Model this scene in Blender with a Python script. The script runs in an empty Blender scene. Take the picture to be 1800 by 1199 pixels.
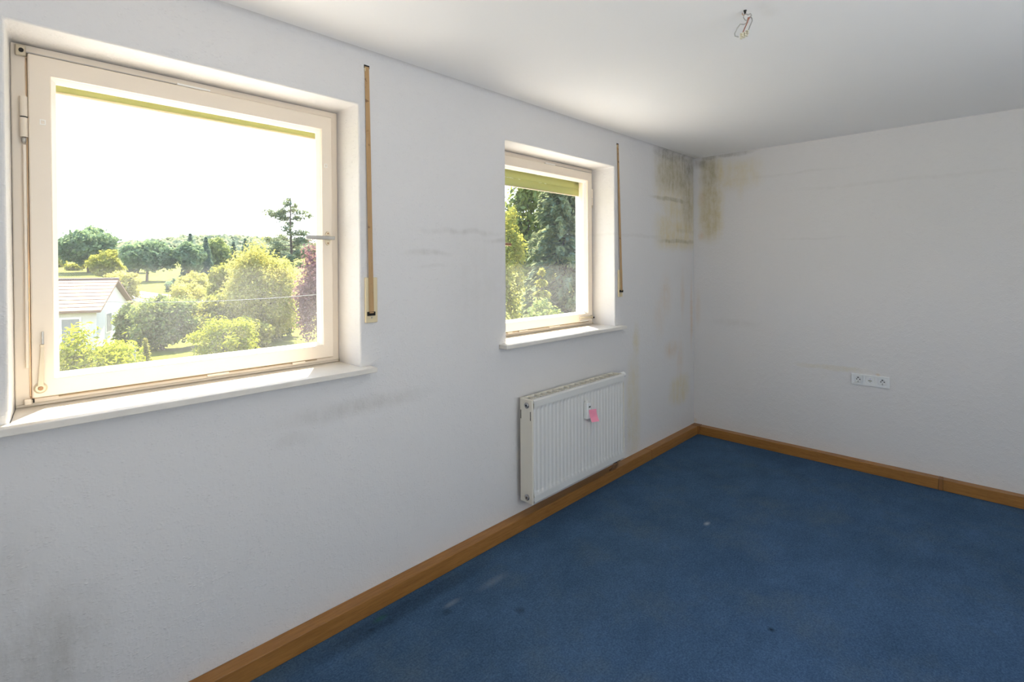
import bpy, bmesh, math, random
import numpy as np
from mathutils import Vector, Matrix

C = bpy.context.scene.collection
scene = bpy.context.scene

# ------------------------------------------------------------------ camera
cd = bpy.data.cameras.new('camera')
cam = bpy.data.objects.new('camera', cd)
C.objects.link(cam)
Fv = Vector((0.71770, 0.69630, -0.00850)); Rv = Vector((0.69628, -0.71774, -0.00592))
Fv.normalize(); Uv = Rv.cross(Fv).normalized(); Rv = Fv.cross(Uv)
cam.matrix_world = Matrix(((Rv.x, Uv.x, -Fv.x, -4.3557), (Rv.y, Uv.y, -Fv.y, -1.9911), (Rv.z, Uv.z, -Fv.z, 1.4736), (0, 0, 0, 1)))
cd.sensor_fit = 'HORIZONTAL'; cd.sensor_width = 36.0
cd.lens = 899.33 * 36 / 1800
cd.shift_y = -125.6 / 1800
cd.clip_start = 0.03; cd.clip_end = 3000
scene.camera = cam

# ------------------------------------------------------------------ light and exposure
vs = scene.view_settings
vs.view_transform = 'Standard'; vs.look = 'None'; vs.gamma = 1.0; vs.use_curve_mapping = False
vs.exposure = 0.0
cy = scene.cycles
cy.use_denoising = True
cy.max_bounces = 12; cy.diffuse_bounces = 7; cy.transparent_max_bounces = 24
cy.sample_clamp_indirect = 6.0; cy.caustics_reflective = False; cy.caustics_refractive = False

SUN_EL = 57.5
w = bpy.data.worlds.new('sky'); scene.world = w; w.use_nodes = True
nt = w.node_tree; nt.nodes.clear()
out = nt.nodes.new('ShaderNodeOutputWorld'); bg = nt.nodes.new('ShaderNodeBackground')
tc = nt.nodes.new('ShaderNodeTexCoord'); sx = nt.nodes.new('ShaderNodeSeparateXYZ'); rp = nt.nodes.new('ShaderNodeValToRGB')
nt.links.new(tc.outputs['Generated'], sx.inputs[0]); nt.links.new(sx.outputs['Z'], rp.inputs[0])
rp.color_ramp.elements[0].position = 0.0; rp.color_ramp.elements[0].color = (1.0, 1.0, 1.0, 1)
rp.color_ramp.elements[1].position = 0.75; rp.color_ramp.elements[1].color = (0.36, 0.60, 1.0, 1)
_m = rp.color_ramp.elements.new(0.16); _m.color = (0.90, 0.95, 1.0, 1)
nt.links.new(rp.outputs[0], bg.inputs[0]); nt.links.new(bg.outputs[0], out.inputs[0])
bg.inputs[1].default_value = 4.0

sl = bpy.data.lights.new('sun', 'SUN'); sl.energy = 38.0; sl.color = (1.0, 0.88, 0.71); sl.angle = math.radians(0.6)
so = bpy.data.objects.new('sun', sl); C.objects.link(so)
_e = math.radians(SUN_EL)
sun_to = Vector((0.53 * math.cos(_e), 0.848 * math.cos(_e), math.sin(_e)))
so.rotation_euler = sun_to.to_track_quat('Z', 'Y').to_euler(); so.location = (4, 8, 12)

def area(name, loc, d, sx_, sy_, power, col):
    l = bpy.data.lights.new(name, 'AREA'); l.shape = 'RECTANGLE'; l.size = sx_; l.size_y = sy_; l.energy = power; l.color = col
    o = bpy.data.objects.new(name, l); C.objects.link(o); o.location = loc
    o.rotation_euler = (-Vector(d)).to_track_quat('Z', 'Y').to_euler()
    return o
area('fill_light_right', (-3.3, -3.86, 1.55), (0, .5, 1), 2.3, 1.25, 44, (0.86, 0.93, 1.0))  # unseen fill light added behind the camera, aimed up at the ceiling
area('fill_light_back', (-5.56, -2.6, 1.1), (.6, 0, 1), 1.0, 2.0, 32, (1.0, 0.95, 0.88))  # second added fill, tilted upward to brighten ceiling and far wall

# ------------------------------------------------------------------ helpers
class MB:
    """collects geometry for ONE mesh"""
    def __init__(s): s.v = []; s.f = []
    def add(s, vs_, fs):
        n = len(s.v); s.v += [tuple(p) for p in vs_]; s.f += [tuple(i + n for i in f) for f in fs]; return s
    def box(s, x0, x1, y0, y1, z0, z1):
        x0, x1 = min(x0, x1), max(x0, x1); y0, y1 = min(y0, y1), max(y0, y1); z0, z1 = min(z0, z1), max(z0, z1)
        return s.add([(x0,y0,z0),(x1,y0,z0),(x1,y1,z0),(x0,y1,z0),(x0,y0,z1),(x1,y0,z1),(x1,y1,z1),(x0,y1,z1)],
                     [(0,3,2,1),(4,5,6,7),(0,1,5,4),(1,2,6,5),(2,3,7,6),(3,0,4,7)])
    def cone(s, p0, p1, r0, r1, n=12, caps=True):
        p0, p1 = Vector(p0), Vector(p1); d = (p1 - p0).normalized()
        a = d.orthogonal().normalized(); b = d.cross(a)
        vs_ = []
        for p, r in ((p0, r0), (p1, r1)):
            for i in range(n):
                t = 2 * math.pi * i / n; vs_.append(p + (a * math.cos(t) + b * math.sin(t)) * r)
        fs = [(i, (i + 1) % n, n + (i + 1) % n, n + i) for i in range(n)]
        if caps: fs += [tuple(range(n - 1, -1, -1)), tuple(range(n, 2 * n))]
        return s.add(vs_, fs)
    def tube(s, pts, r, n=8):
        pts = [Vector(p) for p in pts]; rs = r if isinstance(r, (list, tuple)) else [r] * len(pts)
        vs_ = []; a = None
        for k, p in enumerate(pts):
            d = (pts[min(k + 1, len(pts) - 1)] - pts[max(k - 1, 0)]).normalized()
            if a is None: a = d.orthogonal().normalized()
            a = (a - d * a.dot(d)).normalized(); b = d.cross(a)
            for i in range(n):
                t = 2 * math.pi * i / n; vs_.append(p + (a * math.cos(t) + b * math.sin(t)) * rs[k])
        m = len(pts)
        fs = [(k*n+i, k*n+(i+1)%n, (k+1)*n+(i+1)%n, (k+1)*n+i) for k in range(m-1) for i in range(n)]
        fs += [tuple(range(n - 1, -1, -1)), tuple(range((m-1)*n, m*n))]
        return s.add(vs_, fs)
    def ring(s, o, i, y0, y1, yi0=None):
        """rectangular ring in the XZ plane: o, i = (x0,x1,z0,z1); yi0 = front depth of the inner edge (chamfer)"""
        if yi0 is None: yi0 = y0
        def cs(r, y): return [(r[0],y,r[2]),(r[1],y,r[2]),(r[1],y,r[3]),(r[0],y,r[3])]
        vs_ = cs(o, y0) + cs(i, yi0) + cs(o, y1) + cs(i, y1)
        fs = []
        for k in range(4):
            j = (k + 1) % 4
            fs += [(k, j, 4+j, 4+k), (8+j, 8+k, 12+k, 12+j), (k, 8+k, 8+j, j), (4+k, 4+j, 12+j, 12+k)]
        return s.add(vs_, fs)
    def lathe(s, prof, origin, axis, n=24):
        """prof: list of (radius, height along axis)"""
        d = Vector(axis).normalized(); a = d.orthogonal().normalized(); b = d.cross(a); o = Vector(origin)
        vs_ = [o + d * h + (a * math.cos(2*math.pi*i/n) + b * math.sin(2*math.pi*i/n)) * r for r, h in prof for i in range(n)]
        fs = [(k*n+i, k*n+(i+1)%n, (k+1)*n+(i+1)%n, (k+1)*n+i) for k in range(len(prof)-1) for i in range(n)]
        fs += [tuple(range(n-1, -1, -1)), tuple(range((len(prof)-1)*n, len(prof)*n))]
        return s.add(vs_, fs)
    def build(s, name, mat, parent=None, bevel=0, smooth=False, seg=2, normals=True):
        me = bpy.data.meshes.new(name)
        off = Vector((0, 0, 0)); r = parent
        while r is not None: off = off + r.location; r = r.parent
        me.from_pydata([tuple(Vector(p) - off) for p in s.v], [], s.f); me.update()
        if normals:
            bm = bmesh.new(); bm.from_mesh(me); bmesh.ops.recalc_face_normals(bm, faces=bm.faces); bm.to_mesh(me); bm.free()
        if mat: me.materials.append(mat)
        o = bpy.data.objects.new(name, me); C.objects.link(o)
        if parent: o.parent = parent
        if smooth: me.polygons.foreach_set('use_smooth', [True] * len(me.polygons))
        if bevel:
            m = o.modifiers.new('bevel', 'BEVEL'); m.width = bevel; m.segments = seg; m.limit_method = 'ANGLE'; m.angle_limit = math.radians(40)
        return o

def tag(o, label=None, cat=None, group=None, kind=None):
    if label: o['label'] = label
    if cat: o['category'] = cat
    if group: o['group'] = group
    if kind: o['kind'] = kind
    return o
def thing(name, loc, label, cat, group=None, kind=None):
    o = bpy.data.objects.new(name, None); o.empty_display_size = 0.1; C.objects.link(o); o.location = loc
    return tag(o, label, cat, group, kind)
def rrect(x0, x1, z0, z1): return (x0, x1, z0, z1)

# ------------------------------------------------------------------ materials
class NT:
    def __init__(s, name):
        s.m = bpy.data.materials.new(name); s.m.use_nodes = True; s.t = s.m.node_tree; s.t.nodes.clear()
        s.out = s.n('ShaderNodeOutputMaterial')
    def n(s, t, **kw):
        x = s.t.nodes.new(t)
        for k, v in kw.items(): setattr(x, k, v)
        return x
    def set(s, sock, v):
        if hasattr(v, 'is_output') or isinstance(v, bpy.types.NodeSocket): s.t.links.new(v, sock)
        elif v is not None: sock.default_value = v
    def math(s, op, a, b=None, c=None, clamp=False):
        x = s.n('ShaderNodeMath', operation=op, use_clamp=clamp)
        s.set(x.inputs[0], a)
        if b is not None: s.set(x.inputs[1], b)
        if c is not None: s.set(x.inputs[2], c)
        return x.outputs[0]
    def maprange(s, v, a, b, c=0.0, d=1.0, smooth=False):
        x = s.n('ShaderNodeMapRange', interpolation_type='SMOOTHSTEP' if smooth else 'LINEAR'); x.clamp = True
        s.set(x.inputs[0], v)
        for i, q in enumerate((a, b, c, d)): s.set(x.inputs[1 + i], q)
        return x.outputs[0]
    def coord(s, kind='Object'): return s.n('ShaderNodeTexCoord').outputs[kind]
    def mapping(s, v, scale=(1,1,1), rot=(0,0,0), loc=(0,0,0)):
        x = s.n('ShaderNodeMapping'); s.set(x.inputs[0], v); x.inputs[3].default_value = scale; x.inputs[2].default_value = rot; x.inputs[1].default_value = loc
        return x.outputs[0]
    def noise(s, v, scale, detail=2.0, rough=0.5, out='Fac'):
        x = s.n('ShaderNodeTexNoise'); s.set(x.inputs['Vector'], v); x.inputs['Scale'].default_value = scale; x.inputs['Detail'].default_value = detail; x.inputs['Roughness'].default_value = rough
        return x.outputs[out]
    def mix(s, f, a, b, blend='MIX'):
        x = s.n('ShaderNodeMix', data_type='RGBA', blend_type=blend)
        s.set(x.inputs['Factor'], f)
        for nm, v in (('A', a), ('B', b)):
            sk = [i for i in x.inputs if i.name == nm and i.type == 'RGBA'][0]
            s.set(sk, (tuple(v) + (1,)) if isinstance(v, (tuple, list)) and len(v) == 3 else v)
        return [o for o in x.outputs if o.type == 'RGBA'][0]
    def bump(s, h, strength=0.3, dist=0.01, normal=None):
        x = s.n('ShaderNodeBump'); s.set(x.inputs['Height'], h); x.inputs['Strength'].default_value = strength; x.inputs['Distance'].default_value = dist
        if normal is not None: s.set(x.inputs['Normal'], normal)
        return x.outputs[0]
    def principled(s, col, rough=0.6, metal=0.0, normal=None, spec=0.5, **kw):
        x = s.n('ShaderNodeBsdfPrincipled')
        s.set(x.inputs['Base Color'], (tuple(col) + (1,)) if isinstance(col, (tuple, list)) and len(col) == 3 else col)
        s.set(x.inputs['Roughness'], rough); s.set(x.inputs['Metallic'], metal); x.inputs['Specular IOR Level'].default_value = spec
        if normal is not None: s.set(x.inputs['Normal'], normal)
        s.t.links.new(x.outputs[0], s.out.inputs[0]); return x

def plain(name, col, rough=0.5, metal=0.0, spec=0.5, var=0.06, scale=14, bump=0.0):
    t = NT(name); v = t.coord()
    f = t.noise(v, scale, 4, 0.6)
    c = t.mix(f, tuple(q * (1 - var) for q in col), tuple(min(1, q * (1 + var)) for q in col))
    nrm = t.bump(t.noise(v, scale * 8, 3), bump, 0.002) if bump else None
    t.principled(c, rough, metal, nrm, spec); return t.m

def smudges(t, u, v, lst, nz, nz2):
    """soft stain masks; lst rows: (u0, v0, ru, rv, power, strength)"""
    tot = None
    for (u0, v0, ru, rv, pw, st) in lst:
        a = t.math('ABSOLUTE', t.math('DIVIDE', t.math('SUBTRACT', u, u0), ru)); b = t.math('ABSOLUTE', t.math('DIVIDE', t.math('SUBTRACT', v, v0), rv))
        d = t.math('POWER', t.math('ADD', t.math('POWER', a, pw), t.math('POWER', b, pw)), 1.0 / pw)
        m = t.maprange(d, 1.15, 0.45 if pw > 2 else 0.0, 0.0, st, True)
        tot = m if tot is None else t.math('MAXIMUM', tot, m)
    return t.math('MULTIPLY', tot, nz2, clamp=True)

def wallpaper(name, axis, groups, base=(0.665, 0.652, 0.645)):
    """white woodchip wallpaper; axis 0: wall in XZ, 1: wall in YZ; groups: list of (colour, smudge list)"""
    t = NT(name); co = t.coord(); sp = t.n('ShaderNodeSeparateXYZ'); t.set(sp.inputs[0], co)
    dist = t.noise(co, 7.0, 3, 0.6, 'Color'); ds = t.n('ShaderNodeSeparateColor'); t.set(ds.inputs[0], dist)
    u = t.math('ADD', sp.outputs[axis], t.math('MULTIPLY', t.math('SUBTRACT', ds.outputs[0], 0.5), 0.05))
    v = t.math('ADD', sp.outputs[2], t.math('MULTIPLY', t.math('SUBTRACT', ds.outputs[1], 0.5), 0.05))
    streak = t.noise(t.mapping(co, (9, 9, 1.6)), 3.0, 5, 0.65)
    blot = t.noise(co, 16.0, 5, 0.7)
    nz2 = t.maprange(t.math('MULTIPLY', streak, blot), 0.12, 0.36, 0.25, 1.0)
    c = t.mix(t.noise(co, 1.3, 4, 0.6), tuple(q * 0.965 for q in base), base)
    for col, lst in groups:
        c = t.mix(smudges(t, u, v, lst, None, nz2), c, col)
    chips = t.n('ShaderNodeTexVoronoi'); t.set(chips.inputs['Vector'], t.mapping(co, (1, 1, 1.8))); chips.inputs['Scale'].default_value = 75
    h = t.math('ADD', t.maprange(chips.outputs['Distance'], 0.0, 0.45, 1.0, 0.0, True), t.math('MULTIPLY', t.noise(co, 120, 3, 0.6), 1.3))
    sparse = t.maprange(t.noise(co, 30, 2), 0.42, 0.62, 0.15, 1.0)
    nrm = t.bump(t.math('MULTIPLY', h, sparse), 0.45, 0.0022)
    t.principled(c, 0.85, 0, nrm, 0.2); return t.m

M = {}
olive = (0.36, 0.33, 0.24); ochre = (0.62, 0.54, 0.34); grime = (0.42, 0.40, 0.37); tan = (0.62, 0.47, 0.33); dkmold = (0.22, 0.20, 0.165)
M['wall_left'] = wallpaper('woodchip_wall_window_side', 0, [
    (grime, [(-2.65, 1.645, 0.36, 0.022, 2, .42), (-2.35, 1.61, .25, .02, 2, .45), (-2.87, 1.535, .17, .022, 2, .5), (-2.85, 1.47, .12, .012, 2, .25), (-3.25, .875, .45, .05, 2, .5), (-2.55, 1.38, .34, .42, 2, .16),
             (-4.24, .36, .18, .26, 2, .75), (-4.32, .6, .12, .25, 2, .3), (-3.52, .80, .12, .05, 2, .28), (-.75, 1.69, .72, .016, 3, .22)]),
    (ochre, [(-.30, 1.74, .42, .16, 5, .95), (-.22, 1.98, .40, .24, 4, .8), (-.98, .90, .06, .16, 2, .7), (-1.02, .42, .11, .42, 3, .55), (-.28, .42, .2, .14, 3, .7), (-.42, 2.13, .3, .25, 3, .75)]),
    (tan, [(-.05, 1.05, .035, .36, 2, .8), (-.52, 1.22, .14, .22, 2, .42), (-.22, 1.22, .05, .26, 2, .45), (-.42, .77, .16, .09, 2, .6), (-.27, .68, .09, .2, 2, .4), (-.62, 1.06, .12, .22, 2, .3)]),
    (olive, [(-.30, 2.24, .42, .19, 4, .85), (-.10, 2.08, .14, .34, 3, .7), (-.36, 2.005, .42, .02, 3, .8), (-.14, 1.76, .22, .02, 3, .35), (-.3, 1.665, .36, .02, 3, .75)]),
    (dkmold, [(-.09, 2.33, .12, .12, 2, .7), (-.5, 2.37, .22, .05, 3, .6), (-.2, 2.37, .26, .04, 2, .75)]),
])
M['wall_far'] = wallpaper('woodchip_wall_far_side', 1, [
    (grime, [(-1.45, 2.04, .7, .015, 3, .13), (-.35, .98, .25, .04, 2, .22), (-.9, 1.66, .35, .012, 2, .18), (-.75, 2.17, .5, .012, 3, .15)]),
    (ochre, [(-.155, 1.95, .115, .30, 4, 1.0), (-.36, 2.22, .24, .15, 3, .55), (-.40, 2.14, .05, .16, 2, .45), (-1.05, .70, .28, .022, 3, .35), (-.17, 2.25, .13, .15, 3, .9)]),
    (tan, [(-.06, 1.72, .035, .06, 2, .8), (-.04, 1.1, .03, .2, 2, .35), (-.07, 2.05, .04, .1, 2, .5), (-1.335, .688, .022, .012, 2, .8), (-.012, .095, .025, .03, 2, .9)]),
    (olive, [(-.14, 2.26, .09, .16, 3, .75), (-.15, 2.0, .09, .35, 3, .45)]),
    (dkmold, [(-.05, 2.35, .1, .06, 2, .6), (-.25, 2.39, .3, .02, 3, .5)]),
])
M['wall_plain'] = wallpaper('woodchip_wall_plain', 0, [])
def ceiling_mat():
    t = NT('painted_ceiling'); co = t.coord(); sp = t.n('ShaderNodeSeparateXYZ'); t.set(sp.inputs[0], co)
    c = t.mix(t.noise(co, 1.0, 4), (0.86, 0.85, 0.84), (0.89, 0.88, 0.87))
    m = smudges(t, sp.outputs[0], sp.outputs[1], [(-.1, -.03, .5, .06, 2, .6), (-2.36, -1.36, .1, .04, 2, .2)], None, t.maprange(t.noise(co, 12, 4), .3, .7, .3, 1))
    c = t.mix(m, c, (0.5, 0.46, 0.36))
    t.principled(c, 0.85, 0, t.bump(t.noise(co, 60, 3), 0.12, 0.002), 0.2); return t.m
M['ceiling'] = ceiling_mat()

def carpet_mat():
    t = NT('worn_blue_carpet'); co = t.coord(); sp = t.n('ShaderNodeSeparateXYZ'); t.set(sp.inputs[0], co)
    fine = t.noise(co, 125, 4, 0.8); mid = t.noise(co, 45, 4, 0.7)
    big = t.noise(co, 1.7, 6, 0.68); med = t.noise(t.mapping(co, (1, 1.6, 1)), 5.5, 5, 0.65)
    c = t.mix(t.maprange(t.math('ADD', big, t.math('MULTIPLY', med, .6)), 0.55, 1.05), (0.032, 0.078, 0.160), (0.082, 0.168, 0.325))
    c = t.mix(t.maprange(t.noise(co, 2.6, 5, .7), .5, .72), c, (0.095, 0.150, 0.215))
    c = t.mix(t.math('MULTIPLY', t.maprange(fine, .34, .66), .75), t.mix(.55, c, (0.008, 0.02, 0.045)), t.mix(.35, c, (0.16, 0.26, 0.38)))
    c = t.mix(t.math('MULTIPLY', t.maprange(mid, .45, .7), .3), c, (0.02, 0.045, 0.09))
    x, y = sp.outputs[0], sp.outputs[1]; one = t.maprange(mid, .3, .6, .5, 1)
    c = t.mix(smudges(t, x, y, [(-1.515, -.765, .035, .018, 2, .8), (-2.95, -.25, .06, .02, 2, .3), (-2.72, -.27, .12, .03, 2, .2)], None, one), c, (0.35, 0.38, 0.42))
    c = t.mix(smudges(t, x, y, [(-2.165, -1.309, .018, .016, 2, .9), (-3.28, -.14, .03, .025, 2, .8), (-3.0, -.28, .03, .025, 2, .6), (-2.78, -.5, .03, .03, 2, .6), (-3.2, -.16, .018, .018, 2, .7), (-3.1, -.13, .5, .05, 3, .4)], None, one), c, (0.008, 0.014, 0.022))
    c = t.mix(smudges(t, x, y, [(-3.22, -.11, .04, .02, 2, .6)], None, one), c, (0.03, 0.13, 0.08))
    nrm = t.bump(fine, 0.8, 0.006, t.bump(mid, 0.4, 0.006))
    p = t.principled(c, 0.95, 0, nrm, 0.1)
    
    return t.m
M['carpet'] = carpet_mat()

def wood_mat(name, axis, a=(0.235, 0.103, 0.022), b=(0.36, 0.168, 0.044)):
    t = NT(name); co = t.coord()
    sc = (3, 40, 40) if axis == 0 else (40, 3, 40)
    g = t.noise(t.mapping(co, sc), 2.2, 6, 0.65); g2 = t.noise(t.mapping(co, tuple(q * 3 for q in sc)), 2.0, 3, .5)
    c = t.mix(t.maprange(g, .3, .7), a, b)
    c = t.mix(t.math('MULTIPLY', t.maprange(g2, .5, .75), .35), c, tuple(q * .55 for q in a))
    t.principled(c, 0.42, 0, t.bump(g2, .08, .001), .45); return t.m
M['oak_x'] = wood_mat('oak_board_along_window_wall', 0); M['oak_y'] = wood_mat('oak_board_along_far_wall', 1)
M['oak_dark'] = plain('oak_joint_piece', (0.24, 0.105, 0.03), .45, var=.12)

M['frame'] = plain('cream_window_paint', (0.75, 0.66, 0.55), .38, var=.035, scale=5)
M['bead'] = plain('white_glazing_bead', (0.84, 0.82, 0.77), .4, var=.03)
M['sill'] = plain('cream_stone_sill', (0.66, 0.625, 0.57), .3, var=.08, scale=22)
M['metal_cream'] = plain('aged_cream_metal', (0.58, 0.50, 0.37), .35, .35, var=.12)
M['metal_grey'] = plain('dull_grey_metal', (0.42, 0.40, 0.37), .32, .7, var=.1)
M['dark'] = plain('black_recess', (0.012, 0.011, 0.010), .8)
M['rust'] = plain('rusty_brown_metal', (0.30, 0.17, 0.09), .5, .3, var=.2)
M['groove'] = plain('tan_groove_shade', (.36, .27, .17), .6)
def strap_mat():
    t = NT('tan_woven_strap'); co = t.coord()
    wv = t.n('ShaderNodeTexWave', wave_type='BANDS', bands_direction='Z'); t.set(wv.inputs[0], co); wv.inputs['Scale'].default_value = 130; wv.inputs['Distortion'].default_value = 1.0
    c = t.mix(t.noise(t.mapping(co, (60, 60, 6)), 3, 4), (0.36, 0.22, 0.105), (0.50, 0.335, 0.175))
    c = t.mix(t.math('MULTIPLY', t.maprange(t.noise(co, 38, 2), .66, .74), .7), c, (.12, .06, .04))
    t.principled(c, .8, 0, t.bump(wv.outputs[0], .4, .001), .2); return t.m
M['strap'] = strap_mat()
M['ivory'] = plain('ivory_plastic', (0.66, 0.56, 0.36), .35, var=.03)
M['rad'] = plain('shaded_cream_enamel', (0.645, 0.64, 0.615), .35, var=.02)  # greyer enamel, the shade of the front put into its colour
M['rad_side'] = plain('lit_cream_enamel', (0.71, 0.675, 0.585), .38, var=.03)  # warmer, lighter enamel: light falling on the side is painted in
M['rad_in'] = plain('darker_grille_inside', (0.40, 0.35, 0.25), .7, var=.2)  # darker tan than the enamel around it
M['white_pl'] = plain('white_plastic', (0.80, 0.80, 0.78), .3, var=.015)
M['chrome'] = plain('chrome_plug', (0.45, 0.45, 0.45), .22, .9)
M['black_pl'] = plain('black_rubber', (0.015, 0.015, 0.017), .5)
M['lcd'] = plain('grey_display', (0.07, 0.075, 0.07), .2)
M['pink'] = plain('pink_paper', (0.85, 0.30, 0.42), .75, var=.04)
M['pink_ink'] = plain('faint_pencil_writing', (0.66, 0.22, 0.34), .8)
M['sock'] = plain('grey_white_socket_plastic', (0.72, 0.735, 0.74), .35, var=.01)
M['green_lbl'] = plain('olive_label_bar', (0.16, 0.17, 0.06), .5)
M['blue_lbl'] = plain('violet_marking', (0.35, 0.33, 0.60), .5)
M['wire_br'] = plain('brown_wire_insulation', (0.28, 0.11, 0.07), .45, var=.15)
M['wire_gr'] = plain('grey_wire_insulation', (0.30, 0.30, 0.28), .5, var=.15)
M['clamp'] = plain('translucent_terminal_plastic', (0.62, 0.58, 0.45), .35, var=.12)

def glass_mat():
    t = NT('dusty_window_glass'); co = t.coord()
    tr = t.n('ShaderNodeBsdfTransparent'); tr.inputs[0].default_value = (.97, .98, .97, 1)
    tl = t.n('ShaderNodeBsdfTranslucent'); tl.inputs[0].default_value = (.88, .9, .95, 1)
    gl = t.n('ShaderNodeBsdfGlossy'); gl.inputs['Roughness'].default_value = .03
    speck = t.maprange(t.noise(co, 160, 2, .8), .52, .72, 0.0, 1.0); patch = t.maprange(t.noise(co, 2.0, 3), .35, .7, .35, 1.0)
    sp = t.n('ShaderNodeSeparateXYZ'); t.set(sp.inputs[0], co)
    low = t.maprange(sp.outputs[2], 0.5, 0.05, .45, 1.0)       # dust veil painted stronger low on the pane, also serving as distance haze
    f = t.math('MULTIPLY', t.math('MULTIPLY', t.math('ADD', t.math('MULTIPLY', speck, .06), .040), patch), low)
    m1 = t.n('ShaderNodeMixShader'); t.set(m1.inputs[0], f); t.t.links.new(tr.outputs[0], m1.inputs[1]); t.t.links.new(tl.outputs[0], m1.inputs[2])
    m2 = t.n('ShaderNodeMixShader'); m2.inputs[0].default_value = .004; t.t.links.new(m1.outputs[0], m2.inputs[1]); t.t.links.new(gl.outputs[0], m2.inputs[2])
    t.t.links.new(m2.outputs[0], t.out.inputs[0]); return t.m
M['glass'] = glass_mat()
def slat_mat():
    t = NT('olive_shutter_plastic'); co = t.coord()
    c = t.mix(t.noise(t.mapping(co, (2, 2, 60)), 3, 3), (0.42, 0.45, 0.17), (0.52, 0.54, 0.23))
    d = t.n('ShaderNodeBsdfDiffuse'); t.set(d.inputs[0], c); l = t.n('ShaderNodeBsdfTranslucent'); t.set(l.inputs[0], c)
    m = t.n('ShaderNodeMixShader'); m.inputs[0].default_value = .12; t.t.links.new(d.outputs[0], m.inputs[1]); t.t.links.new(l.outputs[0], m.inputs[2]); t.t.links.new(m.outputs[0], t.out.inputs[0]); return t.m
M['slat'] = slat_mat()

def leaf_mat(name, a, b, trans=.36, scale=.8):
    t = NT(name); co = t.coord()
    g = t.n('ShaderNodeNewGeometry')
    f = t.math('ADD', t.math('MULTIPLY', t.noise(co, scale, 3), .6), t.math('MULTIPLY', g.outputs['Random Per Island'], .4))
    c = t.mix(t.maprange(f, .3, .7), a, b)
    d = t.n('ShaderNodeBsdfDiffuse'); t.set(d.inputs[0], c); l = t.n('ShaderNodeBsdfTranslucent'); t.set(l.inputs[0], t.mix(.5, c, tuple(min(1, q * 1.5) for q in b)))
    m = t.n('ShaderNodeMixShader'); m.inputs[0].default_value = trans; t.t.links.new(d.outputs[0], m.inputs[1]); t.t.links.new(l.outputs[0], m.inputs[2]); t.t.links.new(m.outputs[0], t.out.inputs[0]); return t.m
L = {
    'dark': leaf_mat('dark_green_leaves', (0.081, 0.128, 0.088), (0.166, 0.226, 0.107)),
    'mid': leaf_mat('mid_green_leaves', (0.091, 0.134, 0.053), (0.203, 0.234, 0.069)),
    'lime': leaf_mat('yellow_green_leaves', (0.150, 0.176, 0.039), (0.290, 0.277, 0.053)),
    'gold': leaf_mat('golden_leaves', (0.231, 0.242, 0.059), (0.406, 0.368, 0.100)),
    'bright': leaf_mat('bright_lime_leaves', (0.158, 0.198, 0.020), (0.277, 0.284, 0.029)),
    'copper': leaf_mat('copper_leaves', (0.146, 0.082, 0.094), (0.244, 0.133, 0.129)),
    'needle': leaf_mat('dark_blue_green_needles', (0.064, 0.107, 0.102), (0.134, 0.189, 0.127), .3),
    'pine': leaf_mat('pine_needles', (0.099, 0.148, 0.109), (0.196, 0.217, 0.109), .3),
    'needle_young': leaf_mat('young_yellow_needles', (0.187, 0.203, 0.047), (0.312, 0.296, 0.078), .45),  # young conifers have yellow-green needles of their own
    'hazy': leaf_mat('haze_paled_forest_green', (.155, .185, .130), (.21, .235, .145), .3, .05),  # paler, greyer green: distance haze put into the leaf colour
}
M['bark'] = plain('grey_brown_bark', (.06, .045, .035), .9, var=.3, scale=4)
def grass_mat(name, a, b, sc):
    t = NT(name); co = t.coord()
    c = t.mix(t.maprange(t.math('ADD', t.noise(co, sc, 5, .7), t.math('MULTIPLY', t.noise(co, sc * 14, 3), .5)), .5, 1.0), a, b)
    t.principled(c, .9, 0, None, .1); return t.m
M['grass'] = grass_mat('sunlit_grass', (.066, .080, .004), (.105, .105, .012), .12)
M['gravel'] = plain('reflector_gravel', (.76, .73, .68), .9, var=.08, scale=30)
M['road'] = plain('pale_asphalt', (.20, .195, .19), .8)
M['render'] = plain('white_house_render', (.55, .53, .53), .85, var=.04, scale=1)
M['tile'] = plain('faded_orange_roof_tile', (.165, .098, .062), .8, var=.12, scale=3)
M['tile_br'] = plain('brown_roof_tile', (.09, .055, .045), .8, var=.15, scale=3)
M['win_sky'] = plain('sky_grey_house_window', (.22, .22, .235), .25)  # grey holds the sky that these panes would reflect
M['post'] = plain('white_post_paint', (.35, .34, .33), .7)
M['cable'] = plain('grey_cable', (.14, .14, .14), .6)
M['eave'] = plain('added_eave_board', (.45, .40, .33), .7)
M['outer'] = plain('outer_wall_render', (.62, .60, .55), .85)

# ------------------------------------------------------------------ room shell
H = 2.40; XB = -5.60; YR = -3.90; WT = 0.345
ZS, ZT = 1.020, 2.165
W1 = (-4.3125, -3.2383); W2 = (-2.3503, -1.2638)

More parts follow.
